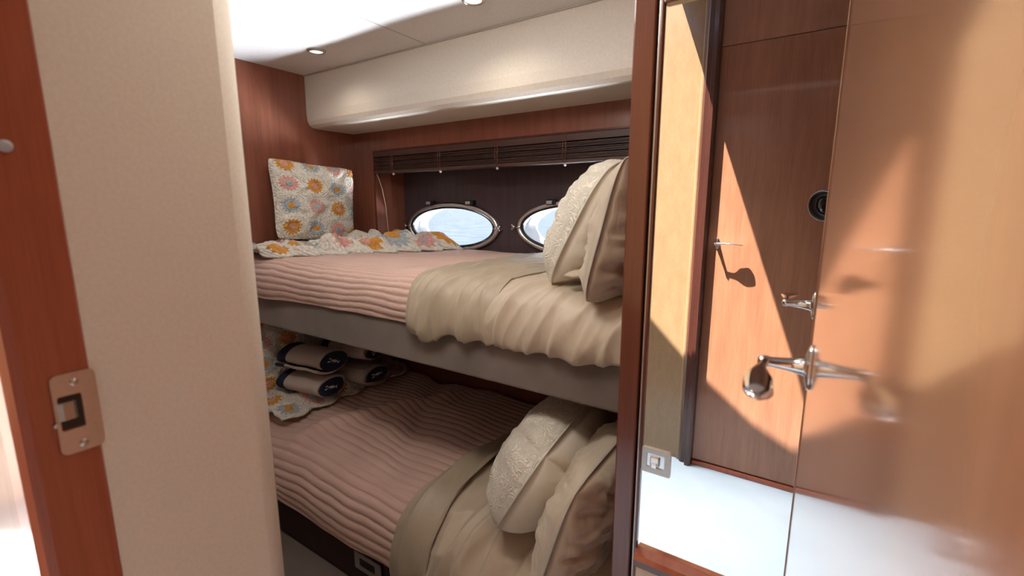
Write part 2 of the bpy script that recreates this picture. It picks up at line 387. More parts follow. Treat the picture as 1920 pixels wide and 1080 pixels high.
# near wall (bulkhead left of the doorway) with rounded corner
bm = B(); r = 0.03
pf = [(XL - 0.05, 0.137), (-0.601, 0.137)] + [(-0.60 - r + r * cos(t), 0.322 - r + r * sin(t)) for t in [i * pi / 2 / 10 for i in range(11)]] + [(XL - 0.05, 0.322)]
prism(bm, pf, 2, 0, ZC + 0.35); wn_ = obj('wall_near', bm, 'cream', kind='structure')
for f in wn_.data.polygons: f.use_smooth = abs(f.normal.z) < 0.5 and f.area < 0.05
bm = B(); box(bm, XL - 0.05, -0.612, 0.085, 0.137, 0, 2.25); obj('wall_corridor_near', bm, 'mahogany', kind='structure')
# door jamb with strike plate
bm = B(); prism(bm, [(-0.66, 0.078), (-0.609, 0.078), (-0.602, 0.083), (-0.600, 0.090), (-0.600, 0.1355), (-0.601, 0.1368), (-0.66, 0.1368)], 2, 0, 2.0)
jamb = obj('trim_3', bm, 'mahogany_red', kind='structure'); jamb['label'] = 'red mahogany door jamb at the far left, out of focus'
# strike plate
bm = B(); t = bmesh.new(); Y0, Y1, Z0, Z1 = 0.1065, 0.1400, 1.058, 1.140
def rrect(y0, y1, z0, z1, r, n=5):
    out = []
    for cy, cz, a in ((y1 - r, z1 - r, 0), (y0 + r, z1 - r, pi / 2), (y0 + r, z0 + r, pi), (y1 - r, z0 + r, 3 * pi / 2)):
        for k in range(n + 1): out.append((cy + r * cos(a + pi / 2 * k / n), cz + r * sin(a + pi / 2 * k / n)))
    return out
t.free()
plate_o = rrect(Y0, Y1, Z0, Z1, 0.006); plate_i = rrect(Y0 + 0.003, Y0 + 0.021, 1.083, 1.118, 0.002)
def frame_plate(bm, o_, i_, x0, x1):
    rings = []
    for prof_, x in ((o_, x0), (o_, x1), (i_, x1), (i_, x0)): rings.append([(x, y, z) for y, z in prof_])
    R = [[bm.verts.new(p) for p in rr] for rr in rings]; n = len(o_)
    for a in range(4):
        q, p = R[a], R[(a + 1) % 4]
        for i in range(n): bm.faces.new((q[i], q[(i + 1) % n], p[(i + 1) % n], p[i]))
frame_plate(bm, plate_o, plate_i, -0.5995, -0.5975)
sp = obj('strike_plate', bm, 'steel', jamb)
bm = B(); box(bm, -0.62, -0.5993, Y0 + 0.004, Y0 + 0.0205, 1.084, 1.117); obj('latch_slot', bm, 'black', sp)
bm = B(); prism(bm, [(-0.599, Y0 + 0.004), (-0.5962, Y0 + 0.002), (-0.5950, Y0 + 0.006), (-0.5962, Y0 + 0.014), (-0.5985, Y0 + 0.0165), (-0.599, Y0 + 0.010)], 2, 1.094, 1.112); lathe(bm, (-0.598, Y0 - 0.0005, 1.0905), (1, 0, 0), [(0, 0.002), (0.002, 0.002), (0.003, 0.001)], 10); obj('latch_tongue', bm, 'steel', sp)
for z in (1.130, 1.066):
    bm = B(); lathe(bm, (-0.5978, 0.1235, z), (1, 0, 0), [(0, 0.0038), (0.0012, 0.0034), (0.0016, 0.001)], 14); obj('screw', bm, 'steel', sp)
bm = B(); lathe(bm, (-0.6005, 0.1065, 1.352), (1, 0, 0), [(0, 0.0055), (0.003, 0.005), (0.004, 0.002)], 16)
obj('bumper', bm, 'grey_plastic', jamb)
# corridor behind the photographer
bm = B(); box(bm, -2.9, 0.9, YC - 0.05, YC, 0, 2.3)
wr = obj('wall_corridor', bm, 'maple', kind='structure'); wr['label'] = 'golden veneered corridor wall seen in the mirror'
bm = B(); box(bm, -0.512, -0.497, YC, YC + 0.012, 0, 2.25, 0.004); obj('edge_strip', bm, 'maple', wr)
bm = B()
prism(bm, [(-0.497, YC), (-0.497, YC + 0.018), (-0.487, YC + 0.028), (-0.468, YC + 0.028), (-0.462, YC + 0.050), (-0.445, YC + 0.052), (-0.436, YC + 0.045), (-0.433, YC)], 2, 0, 2.25)
o = obj('trim_4', bm, 'frame_dark', kind='structure'); o['label'] = 'moulded dark mahogany door frame in the mirror'
bm = B(); box(bm, -2.95, -2.9, YC, 0.12, 0, 2.3); obj('wall_corridor_left', bm, 'cream', kind='structure')
bm = B(); box(bm, 0.85, 0.9, YC, 1.7, 0, 2.3); obj('wall_corridor_right', bm, 'cream', kind='structure')
bm = B(); box(bm, 0.07, 0.9, 0.0, 0.10, 0, 2.3); obj('wall_door_side', bm, 'mahogany', kind='structure')
bm = B(); box(bm, -0.66, 0.07, 0.08, 0.13, 1.98, 2.3); obj('wall_over_door', bm, 'mahogany', kind='structure')
bm = B()
curve = [(-1.75, -0.52), (-1.25, -0.36), (-1.05, -0.265), (-0.90, -0.215), (-0.76, -0.19), (-0.69, -0.20), (-0.65, -0.235), (-0.635, -0.30)]
ZH = 2.25
for (a, b2) in zip(curve, curve[1:]): prism(bm, [a, b2, (b2[0], 0.14), (a[0], 0.14)], 2, ZH, ZH + 0.02)
box(bm, -0.635, 0.9, YC - 0.05, 0.14, ZH, ZH + 0.02); box(bm, -1.85, -1.75, YC - 0.05, 0.14, ZH, ZH + 0.02)
box(bm, -2.95, -2.45, YC - 0.05, 0.14, ZH, ZH + 0.02); box(bm, -2.45, -1.85, -0.1, 0.14, ZH, ZH + 0.02)
obj('ceiling_corridor', bm, 'ceiling', kind='structure')
# corridor door in the mirror
dB = thing('door_1', (-0.2, YC, 0), 'cherry veneered corridor door with a chrome lever, seen in the mirror', 'door', kind='structure')
bm = B(); box(bm, -0.433, 0.30, YC, YC + 0.010, 0.03, 1.9875, 0.0008); obj('door_leaf', bm, 'door_wood', dB)
bm = B(); box(bm, -0.433, 0.30, YC, YC + 0.010, 1.991, 2.249, 0.0008); obj('transom_panel', bm, 'door_wood', dB)
bm = B(); box(bm, -0.433, 0.30, YC, YC + 0.020, 0.0, 0.022, 0.004); obj('threshold', bm, 'mahogany_red', dB)

def handle(parent, base, out, along, up=Vector((0, 0, 1))):
    """chrome lever: rose plate, stem pointing out, lever running along"""
    base, out, along = Vector(base), Vector(out).normalized(), Vector(along).normalized()
    h = bpy.data.objects.new('door_handle', None); C.objects.link(h); h.empty_display_size = 0.03; h.parent = parent; h.location = base - wloc(parent)
    bm = B(); rings = []
    for d, s in ((0, 1.0), (0.002, 1.0), (0.004, 0.85), (0.006, 0.5)):
        rings.append([base + out * d + along * 0.013 * s * cos(2 * pi * k / 28) + up * 0.025 * s * sin(2 * pi * k / 28) for k in range(28)])
    loft(bm, rings); obj('rose_plate', bm, 'chrome', h)
    L_ = 0.043
    bm = B(); lathe(bm, base, out, [(0.004, 0.0115), (0.008, 0.0095), (0.02, 0.0075), (0.038, 0.0055), (L_, 0.0065), (L_ + 0.005, 0.006), (L_ + 0.008, 0.003)], 20)
    obj('stem', bm, 'chrome', h)
    bm = B(); pts, rad = [], []
    for i in range(25):
        t = i / 24; pts.append(base + out * (L_ + 0.004 * sin(pi * t)) + along * (0.118 * t - 0.002) + up * (0.004 * sin(pi * t) - 0.002 * t))
        wd = 0.0045 + 0.0085 * ss(0.25, 0.62, t)
        endr = sqrt(max(0.0, 1 - max(0, (t - 0.86) / 0.142) ** 2)); wd *= endr
        th = (0.0045 - 0.0010 * ss(0.2, 0.6, t)) * (0.3 + 0.7 * endr); rad.append((max(wd, 0.0005), max(th, 0.0004)))
    tube(bm, pts, rad, 16, up); obj('lever', bm, 'chrome', h)
    return h
handle(dB, (-0.392, YC + 0.010, 1.130), (0, 1, 0), (1, 0, 0))
# the open cabin door close to the camera
AL = radians(-2.3); E0 = Vector((0.0058, 0.60)); du = Vector((-sin(AL), -cos(AL))); dn = Vector((cos(AL), -sin(AL)))
dA = thing('door_2', (0.02, 0.30, 0), 'open polished cherry door filling the right side, seen almost edge-on', 'door', kind='structure')
bm = B(); t = bmesh.new(); box(t, 0, 0.556, 0, 0.034, 0.02, 1.885, 0.0015)
mt = Matrix(((du.x, dn.x, 0, E0.x), (du.y, dn.y, 0, E0.y), (0, 0, 1, 0), (0, 0, 0, 1)))
merge(bm, t, 0, mt); obj('door_leaf', bm, 'near_door', dA)
hb = E0 + du * 0.029
handle(dA, (hb.x, hb.y, 1.130), (-dn.x, -dn.y, 0), (du.x, du.y, 0))
bm = B(); q = E0 + dn * 0.017; box(bm, q.x - 0.011, q.x + 0.011, q.y + 0.0002, q.y + 0.002, 1.04, 1.22, 0.0004); obj('latch_faceplate', bm, 'steel', dA)
# baseboard of the lower bunk is part of the bunk; outside world
bm = B(); quad(bm, [(-900, 2.4, 0.25), (900, 2.4, 0.25), (900, 1500, 0.25), (-900, 1500, 0.25)])
tag(obj('sea', bm, 'sea'), 'pale blue rippled sea outside the portholes', 'water', kind='stuff')
bm = B(); P_ = []
for i in range(81):
    x = -900 + i * 22.5; P_.append((x, 0.25 + max(2.0, 26 + 22 * fbm(x * 0.006, 1.7))))
for a, b2 in zip(P_, P_[1:]): prism(bm, [(a[0], 0.1), (b2[0], 0.1), b2, a], 1, 1300, 1340)
tag(obj('distant_shore', bm, 'hill'), 'low hazy coastline on the horizon beyond the portholes', 'coast')

# ---------------------------------------------------------------- portholes
def ering(cx, cz, a, b, y, n=72): return [(cx + a * cos(2 * pi * k / n), y, cz + b * sin(2 * pi * k / n)) for k in range(n)]
for wi, (cx, cz) in enumerate(PX):
    t = thing('window_%d' % (wi + 1), (cx, YR, cz - PB), ['oval porthole with a polished metal rim on the left, beside the crochet cushion', 'oval porthole on the right, partly hidden by the quilted pillow'][wi], 'porthole', kind='structure')
    bm = B(); pr = [(0.004, 0.0), (0.016, -0.002), (0.020, -0.010), (0.016, -0.020), (0.008, -0.024), (-0.002, -0.022), (-0.008, -0.012), (-0.010, 0.0)]
    R = [ering(cx, cz, PA + d, PB + d, YR + y) for d, y in pr]; loft(bm, R + [R[0]], cap=False); obj('rim', bm, 'rim_metal', t)
    bm = B(); R = [ering(cx, cz, PA - 0.012, PB - 0.012, YR + y) if i % 1 == 0 else None for i, y in enumerate((-0.021, -0.0))]
    pr = [(-0.006, -0.023), (-0.013, -0.022), (-0.015, -0.010), (-0.012, 0.0)]
    loft(bm, [ering(cx, cz, PA + d, PB + d, YR + y) for d, y in pr], cap=False); obj('gasket', bm, 'black', t)
    bm = B(); loft(bm, [ering(cx, cz, PA - 0.002, PB - 0.002, YR - 0.004), ering(cx, cz, PA - 0.004, PB - 0.002, YR + 0.050), ering(cx + 0.016, cz, PA - 0.024, PB - 0.004, YR + 0.060), ering(cx + 0.016, cz, PA - 0.026, PB - 0.004, YR + 0.075)], cap=False)
    obj('hull_tube', bm, 'hull_grey', t)
    bm = B(); bm.faces.new([bm.verts.new(p) for p in ering(cx, cz, PA - 0.012, PB - 0.012, YR - 0.012)]); obj('pane', bm, 'pane', t)
    for sx in (-1, 1):      # screw dogs at both ends
        bm = B(); ex = cx + sx * (PA + 0.026); y = YR - 0.018
        lathe(bm, (ex, YR, cz), (0, -1, 0), [(0, 0.011), (0.008, 0.011), (0.010, 0.007), (0.022, 0.006), (0.030, 0.008), (0.034, 0.0095), (0.037, 0.007), (0.038, 0.002)], 20)
        tube(bm, [(ex, y, cz), (ex - sx * 0.018, y - 0.006, cz), (ex - sx * 0.034, y - 0.010, cz)], [(0.007, 0.004), (0.006, 0.004), (0.004, 0.003)], 10, (0, 1, 0))
        for k in (-1, 1): tube(bm, [(ex + sx * 0.004, y - 0.012, cz), (ex + sx * 0.010, y - 0.014, cz + k * 0.014)], [(0.004, 0.003), (0.0055, 0.0035)], 8, (0, 1, 0))
        obj('screw_dog', bm, 'chrome', t)
    for hx in ((-1.722, -1.458) if wi == 0 else (-1.000, -0.74)):
        c_ = bpy.data.objects.new('stay_catch', None); C.objects.link(c_); c_.parent = t; c_.location = Vector((hx, YR, 1.318)) - wloc(t)
        bm = B(); box(bm, hx - 0.022, hx + 0.026, YR - 0.030, YR, 1.306, 1.330, 0.004); obj('catch_body', bm, 'black', c_)
        bm = B(); box(bm, hx - 0.018, hx + 0.010, YR - 0.034, YR - 0.029, 1.310, 1.325, 0.0015); obj('catch_face', bm, 'grey_plastic', c_)

# ---------------------------------------------------------------- slatted blind
bl = thing('venetian_blind', (-1.1, 1.68, 1.46), 'raised dark wooden slatted blind above the portholes', 'blind')
bx0, bx1 = -1.928, -0.285
bm = B(); box(bm, bx0, bx1, 1.645, 1.695, 1.545, 1.572, 0.002); obj('headrail', bm, 'slat', bl)
bm = B(); z = 1.482
for i in range(13):
    dy = 0.0015 * sin(i * 2.3); dz = 0.0011 * sin(i * 1.7)
    prism(bm, [(1.646 + dy, z - 0.0012), (1.670 + dy, z + 0.0010), (1.694 + dy, z - 0.0012), (1.694 + dy, z + 0.0008), (1.670 + dy, z + 0.0032), (1.646 + dy, z + 0.0012)], 0, bx0 + 0.002 * sin(i), bx1)
    z += 0.0048 + (0.0022 if i % 4 == 3 else 0)
obj('slats', bm, 'slat', bl)
bm = B(); box(bm, bx0, bx1, 1.643, 1.697, 1.464, 1.478, 0.003); obj('bottom_rail', bm, 'slat', bl)
for cx in (-1.793, -1.483, -1.162, -0.843, -0.52):
    bm = B()
    for d in (-0.006, 0.006): tube(bm, [(cx + d, 1.642, 1.574), (cx + d, 1.6405, 1.52), (cx + d, 1.6405, 1.462)], 0.0012, 6)
    lc = obj('ladder_cord', bm, 'mahogany', bl)
    bm = B(); lathe(bm, (cx, 1.650, 1.4635), (0, 0, -1), [(0, 0.003), (0.002, 0.0055), (0.006, 0.0062), (0.010, 0.004), (0.011, 0.001)], 12); obj('cord_button', bm, 'white_plastic', bl)
bm = B(); tube(bm, [(-1.918, 1.650, 1.468), (-1.905, 1.652, 1.44), (-1.885, 1.655, 1.38), (-1.872, 1.66, 1.30), (-1.868, 1.665, 1.2), (-1.868, 1.668, 1.09)], 0.0018, 6); obj('pull_cord', bm, 'cord', bl)

# ---------------------------------------------------------------- ceiling lights
def downlight(x, y, zc, label, power, rot=(0, 0, -1)):
    t = thing('ceiling_light', (x, y, zc), label, 'ceiling light', group='recessed ceiling lights')
    bm = B(); lathe(bm, (x, y, zc + 0.001), (0, 0, -1), [(0, 0.036), (0.004, 0.036), (0.008, 0.031), (0.009, 0.027), (0.004, 0.025), (0.0005, 0.025)], 40); obj('bezel', bm, 'steel', t)
    bm = B(); lathe(bm, (x, y, zc + 0.001), (0, 0, -1), [(0, 0.0248), (0.0035, 0.0245), (0.006, 0.018), (0.007, 0.006)], 32); obj('lamp_glass', bm, 'bulb', t)
    l = lamp('lamp_glow', 'SPOT', power, (1.0, 0.90, 0.74), (0, 0, -0.012), rot, spot_size=radians(150), spot_blend=1.0, shadow_soft_size=0.02)
    l.parent = t
downlight(-1.724, 1.212, ZC, 'small round steel ceiling light near the wooden end wall', 3.5)
downlight(-0.922, 1.190, ZC, 'round steel ceiling light at the top edge, nearest the camera', 5.5)
downlight(-0.30, 0.42, ZC, 'round steel ceiling light above the cabin entrance, out of view', 7.0)

# ---------------------------------------------------------------- mirror cabinet
mc = thing('mirrored_cabinet', (0.2, 0.78, 0), 'tall cabinet with a full height mirror framed in dark mahogany, behind the open door', 'mirror')
mx0, mz0, mz1 = -0.2245, 0.6835, 1.597
bm = B(); box(bm, mx0 - 0.001, 0.56, 0.760, 0.766, mz0 - 0.003, mz1 + 0.003); obj('mirror_glass', bm, 'mirror', mc)
bm = B(); box(bm, -0.236, -0.2325, 0.772, 0.79, 0.0, ZC); obj('gap_shade', bm, 'gap', mc)  # black strip standing in for the shade inside the open gap
bm = B(); box(bm, -0.2325, -0.2295, 0.757, 0.79, 0.0, ZC, 0.0008); obj('hinge_strip', bm, 'steel', mc)
bm = B(); box(bm, -0.2293, mx0, 0.754, 0.79, 0.0, ZC, 0.0012); box(bm, mx0, 0.60, 0.750, 0.79, mz1, mz1 + 0.03, 0.002)
obj('frame', bm, 'mahogany_dark', mc)
bm = B(); prism(bm, [(0.7595, mz0 + 0.001), (0.742, mz0 - 0.004), (0.738, mz0 - 0.012), (0.79, mz0 - 0.012)], 0, mx0, 0.60); obj('sill', bm, 'mahogany_red', mc)
bm = B(); box(bm, mx0, 0.60, 0.744, 0.79, mz0 - 0.030, mz0 - 0.0125, 0.001); obj('bottom_rail', bm, 'mahogany_dark', mc)
bm = B(); box(bm, mx0, 0.60, 0.757, 0.79, 0.0, mz0 - 0.031); obj('lower_panel', bm, 'cream', mc)
bm = B(); box(bm, mx0, 0.60, 0.757, 0.79, mz1 + 0.031, ZC); obj('upper_panel', bm, 'mahogany', mc)
def push_latch(parent, xa, xb, za, zb, y):
    h = bpy.data.objects.new('push_latch', None); C.objects.link(h); h.empty_display_size = 0.02; h.parent = parent
    h.location = Vector(((xa + xb) / 2, y, za)) - wloc(parent)
    bm = B(); fr = B()
    o_ = rrect(xa, xb, za, zb, 0.0015); i_ = rrect(xa + 0.008, xb - 0.010, za + 0.011, zb - 0.009, 0.001)
    rings = [[(p[0], yy, p[1]) for p in pr] for pr, yy in ((o_, y), (o_, y - 0.003), (i_, y - 0.003), (i_, y))]
    loft(bm, rings + [rings[0]], cap=False, smooth=False); obj('bezel', bm, 'steel', h); fr.free()
    bm = B(); box(bm, xa + 0.008, xb - 0.010, y - 0.0006, y + 0.0, za + 0.011, zb - 0.009); obj('recess_plate', bm, 'chrome', h)
    xm, zm = (xa + xb) / 2 - 0.001, (za + zb) / 2
    bm = B(); box(bm, xm - 0.009, xm + 0.007, y - 0.006, y - 0.0006, zm - 0.009, zm + 0.008, 0.002); box(bm, xm - 0.006, xm + 0.004, y - 0.009, y - 0.004, zm - 0.010, zm - 0.002, 0.001); obj('push_button', bm, 'chrome', h)
push_latch(mc, -0.2235, -0.1745, 0.838, 0.884, 0.7598)

# ---------------------------------------------------------------- camera lens that shows in the mirror
cl = thing('camera_lens', tuple(EYE + Vector((0, 0, -0.045))), 'round black camera lens reflected in the mirror', 'camera lens')
fwd = Vector((-sin(YAW) * cos(PIT), cos(YAW) * cos(PIT), -sin(PIT)))
# the photographed ring faces the mirror squarely
ax = (fwd * 0.35 + Vector((0, 1, 0)) * 0.65).normalized(); ax = fwd
base = EYE - fwd * 0.060
bm = B(); lathe(bm, base, fwd, [(-0.05, 0.030), (-0.02, 0.036), (0.0, 0.040), (0.045, 0.0415), (0.052, 0.0425), (0.0555, 0.0425), (0.0565, 0.0405), (0.054, 0.0375), (0.050, 0.0355)], 56, cap=False); obj('barrel', bm, 'black', cl, smooth=True)
bm = B(); lathe(bm, base, fwd, [(0.0565, 0.0412), (0.0572, 0.0412), (0.0572, 0.0404), (0.0565, 0.0404)], 56, cap=False); obj('front_ring', bm, 'steel', cl)
bm = B(); lathe(bm, base, fwd, [(0.0470, 0.0365), (0.0505, 0.0350), (0.0470, 0.026), (0.0465, 0.0255)], 56, cap=False); obj('name_ring', bm, 'black', cl)
bm = B(); lathe(bm, base, fwd, [(0.040, 0.0262), (0.0465, 0.0255), (0.0505, 0.020), (0.0530, 0.012), (0.0540, 0.004), (0.0541, 0.0005)], 48); obj('front_glass', bm, 'lens', cl, smooth=True)

# ---------------------------------------------------------------- bunks
YF = 0.95
ub = thing('upper_bunk', (-1.18, 1.3, 0.837), 'upper bunk with a padded taupe suede front panel', 'bunk bed')
bm = B(); box(bm, XL + 0.001, XP - 0.001, YF, YF + 0.035, 0.837, 0.957, 0.010, seg=4); obj('front_panel', bm, 'suede', ub)
bm = B(); box(bm, XL + 0.001, XP - 0.001, YF + 0.034, YW - 0.001, 0.86, 0.944); obj('platform', bm, 'mahogany_dark', ub)
lb = thing('lower_bunk', (-1.18, 1.3, 0), 'lower bunk with a dark mahogany drawer base', 'bunk bed')
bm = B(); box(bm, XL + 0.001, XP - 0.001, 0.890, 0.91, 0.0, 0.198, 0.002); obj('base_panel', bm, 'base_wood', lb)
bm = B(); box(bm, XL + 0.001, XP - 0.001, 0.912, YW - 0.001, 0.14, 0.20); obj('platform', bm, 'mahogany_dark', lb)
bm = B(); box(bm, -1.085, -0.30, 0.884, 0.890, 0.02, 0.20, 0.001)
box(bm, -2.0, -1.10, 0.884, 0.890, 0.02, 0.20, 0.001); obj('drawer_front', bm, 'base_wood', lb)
def drawer_latch(parent, xa, xb, za, zb, y):
    h = bpy.data.objects.new('push_latch', None); C.objects.link(h); h.empty_display_size = 0.02; h.parent = parent; h.location = Vector(((xa + xb) / 2, y, za)) - wloc(parent)
    bm = B(); o_ = rrect(xa, xb, za, zb, 0.003); i_ = rrect(xa + 0.026, xb - 0.030, za + 0.018, zb - 0.017, 0.004)
    rings = [[(p[0], yy, p[1]) for p in pr] for pr, yy in ((o_, y), (o_, y - 0.004), (i_, y - 0.004), (i_, y))]
    loft(bm, rings + [rings[0]], cap=False, smooth=False); obj('bezel', bm, 'steel', h)
    bm = B(); box(bm, xa + 0.026, xb - 0.030, y - 0.001, y, za + 0.018, zb - 0.017); obj('opening', bm, 'black', h)
drawer_latch(lb, -1.232, -1.098, 0.070, 0.135, 0.884)

# ---- soft coverings: a cross-section path swept along the bunk
def path_sample(path, ds):
    pts = [Vector((p[0], p[1])) for p in path]
    # Catmull-Rom smoothing
    out = []
    for i in range(len(pts) - 1):
        p0, p1, p2, p3 = pts[max(i - 1, 0)], pts[i], pts[i + 1], pts[min(i + 2, len(pts) - 1)]
        n = max(2, int((p2 - p1).length / ds))
        for k in range(n):
            t = k / n; out.append(0.5 * ((2 * p1) + (-p0 + p2) * t + (2 * p0 - 5 * p1 + 4 * p2 - p3) * t * t + (-p0 + 3 * p1 - 3 * p2 + p3) * t ** 3))
    out.append(pts[-1]); return out
def cover(name, path, xa, xb, disp, m, nx, ds=0.004, th=0.008, bottom=None, parent=None, uvs=None, **kw):
    """path (y, z) from the wall to the front hem; xa(s), xb(s) edges; disp(x, s, y, z) height along normal; bottom(x) extra drop at the hem"""
    P = path_sample(path, ds); S_ = [0.0]
    for a, b2 in zip(P, P[1:]): S_.append(S_[-1] + (b2 - a).length)
    n = len(P); bm = B(); uvl = bm.loops.layers.uv.new('UVMap'); V = []
    for j, p in enumerate(P):
        a, b2 = P[max(j - 1, 0)], P[min(j + 1, n - 1)]; t = (b2 - a).normalized(); nr = Vector((t.y, -t.x))
        s = S_[j]; x0_, x1_ = xa(s / S_[-1]), xb(s / S_[-1]); row = []
        for i in range(nx + 1):
            x = x0_ + (x1_ - x0_) * i / nx; d = disp(x, s, p.x, p.y)
            y_, z_ = p.x + nr.x * d, p.y + nr.y * d
            if bottom: z_ -= bottom(x) * ss(S_[-1] - 0.12, S_[-1], s)
            row.append((x, y_, z_, i / nx, s / S_[-1]))
        V.append(row)
    vv = [[bm.verts.new(q[:3]) for q in row] for row in V]
    for j in range(n - 1):
        for i in range(nx):
            f = bm.faces.new((vv[j][i], vv[j + 1][i], vv[j + 1][i + 1], vv[j][i + 1])); f.smooth = True
            for l, q in zip(f.loops, (V[j][i], V[j + 1][i], V[j + 1][i + 1], V[j][i + 1])): l[uvl].uv = (q[3], q[4])
    o = obj(name, bm, m, parent, smooth='keep', **kw)
    md = o.modifiers.new('thickness', 'SOLIDIFY'); md.thickness = th; md.offset = 1.0 if False else -1.0
    return o, S_[-1]
def grooves(s, p, warp=0.0):
    return abs(sin(pi * (s + warp) / p)) ** 0.55
def crease(u, v, z):
    return max(0.0, 1 - 2.4 * abs(noise.noise(Vector((u, v, z))))) ** 1.6 + 0.5 * max(0.0, 1 - 2.4 * abs(noise.noise(Vector((u * 2.1, v * 2.0, z + 7))))) ** 1.6
def fold(d, w_):      # a fold: steep on one side, long on the other
    return exp(-(d / (w_ * 0.28)) ** 2) if d < 0 else exp(-(d / w_) ** 1.6)
# upper bunk bedding
UP = [(1.835, 1.050), (1.80, 1.072), (1.6, 1.080), (1.30, 1.088), (1.10, 1.088), (1.02, 1.082), (0.972, 1.060), (0.950, 1.022), (0.945, 0.985), (0.950, 0.962)]
def upath(off, hem=0.0): # offset of the section outward
    P = [Vector(p) for p in UP]; out = []
    for i, p in enumerate(P):
        t = (P[min(i + 1, len(P) - 1)] - P[max(i - 1, 0)]).normalized(); nr = Vector((t.y, -t.x))
        out.append(p + nr * off)
    return [(q.x, q.y) for q in out] + ([(out[-1].x + 0.002, out[-1].y - hem)] if hem else [])
bm = B(); box(bm, XL + 0.004, XP - 0.004, 0.985, 1.832, 0.958, 1.055, 0.03, seg=4)
tag(obj('upper_mattress', bm, 'sheet', smooth=True), 'mattress on the upper bunk under the pink quilt', 'mattress')
def qd_u(x, s, y, z):
    w_ = 0.012 * fbm(x * 2.2, s * 2.0) + 0.004 * fbm(x * 9, s * 9, 5)
    g = grooves(s, 0.0215, w_)
    pk = 0.62 + 0.38 * abs(sin(pi * (x + 0.002 * sin(s * 300)) / 0.0085))
    big = 0.010 * fbm(x * 3.0, s * 2.5, 9) + 0.012 * exp(-((x + 1.75) / 0.12) ** 2) * ss(0.75, 0.9, s)
    return 0.0075 * g * pk + big
cover('pink_quilt', upath(0.006), lambda s: -2.078, lambda s: -0.96 + 0.03 * sin(s * 7), qd_u, 'pink', 420, 0.0028, 0.006,
      label='dusty pink ribbed quilt spread over the upper bunk', cat='quilt')
def fold_u(x, s, y, z):
    a = 0.0
    st = [( -0.965, 0.30, 0.014), (-0.915, -0.18, 0.012), (-0.860, 0.25, 0.016), (-0.80, -0.1, 0.010), (-0.745, 0.2, 0.012), (-0.70, -0.15, 0.012), (-0.655, 0.1, 0.008)]
    for c, k, h in st:
        cc = c + k * (0.95 - s) * 0.35 + 0.016 * sin(s * 9 + c * 40)
        a += fold(x - cc, 0.026) * h * 0.62 * (0.35 + 0.65 * ss(0.55, 0.85, s))
    a += crease(x * 8 + s * 2.5, s * 2.0 - x * 2, 3.3) * 0.008 + 0.004 * fbm(x * 14, s * 4, 2) + 0.010 * fbm(x * 4, s * 3, 7)
    a -= 0.010 * ss(-0.97, -1.0, x)
    return a
cover('folded_top_sheet', upath(0.018, 0.004), lambda s: -1.075 + 0.085 * ss(0.25, 0.8, s) + 0.008 * sin(s * 21), lambda s: -0.72 + 0.065 * s + 0.012 * sin(s * 13), fold_u, 'sheet_fold', 170, 0.005, 0.006,
      bottom=lambda x: 0.004 + 0.022 * exp(-((x + 0.905) / 0.040) ** 2) + 0.003 * sin(x * 55), label='olive beige top sheet folded back over the quilt on the upper bunk', cat='sheet')
def wr_u(x, s, y, z):
    a = 0.013 * crease(x * 7 + s * 3.5, s * 1.7 - x * 2, 4) + 0.009 * fbm(x * 4, s * 4, 3)
    for k, (c, h) in enumerate([(-0.64, 0.012), (-0.56, 0.008), (-0.50, 0.010), (-0.43, 0.008), (-0.36, 0.009)]):
        cc = c + 0.35 * (0.95 - s) + 0.012 * sin(s * 12 + k)
        a += fold(x - cc, 0.024) * h * 0.6 * ss(0.40, 0.62, s) * (1 - 0.7 * ss(0.95, 1.12, s))
    return a
cover('beige_sheet', upath(0.008, 0.002), lambda s: -0.76 + 0.05 * s, lambda s: XP - 0.002, wr_u, 'sheet', 170, 0.005, 0.006,
      bottom=lambda x: 0.003 * sin(x * 40), label='rumpled champagne sheet on the head end of the upper bunk', cat='sheet')
# lower bunk bedding
LP = [(1.635, 0.42), (1.60, 0.440), (1.40, 0.446), (1.20, 0.440), (1.05, 0.426), (0.95, 0.400), (0.895, 0.357), (0.872, 0.30), (0.865, 0.24), (0.872, 0.185)]
def lpath(off, hem=0.0):
    P = [Vector(p) for p in LP]; out = []
    for i, p in enumerate(P):
        t = (P[min(i + 1, len(P) - 1)] - P[max(i - 1, 0)]).normalized(); nr = Vector((t.y, -t.x))
        out.append(p + nr * off)
    return [(q.x, q.y) for q in out] + ([(out[-1].x + 0.002, out[-1].y - hem)] if hem else [])
bm = B(); box(bm, XL + 0.004, XP - 0.004, 0.895, 1.64, 0.201, 0.385, 0.05, seg=4)
tag(obj('lower_mattress', bm, 'sheet', smooth=True), 'mattress on the lower bunk under the pink quilt', 'mattress')
def qd_l(x, s, y, z):
    w_ = 0.022 * fbm(x * 1.7, s * 1.5, 3) + 0.005 * fbm(x * 7, s * 7, 5)
    g = grooves(s, 0.031, w_)
    big = 0.018 * fbm(x * 2.2, s * 2.2, 19)
    d1 = x + 1.62 - 0.55 * (0.75 - s); big += 0.030 * exp(-(d1 / 0.05) ** 2) * ss(0.85, 0.6, s) * ss(0.0, 0.25, s)
    d2 = x + 1.30 - 0.75 * (0.85 - s) - 0.35; big -= 0.022 * exp(-((x + 1.33 - 0.6 * (s - 0.3)) / 0.07) ** 2) * ss(0.9, 0.5, s)
    return 0.0085 * g + big
cover('pink_quilt', lpath(0.010), lambda s: -2.078, lambda s: -0.84 - 0.08 * s, qd_l, 'pink', 330, 0.0032, 0.007,
      bottom=lambda x: 0.015 - 0.035 * ss(-1.25, -1.75, x), label='dusty pink ribbed quilt spread over the lower bunk', cat='quilt')
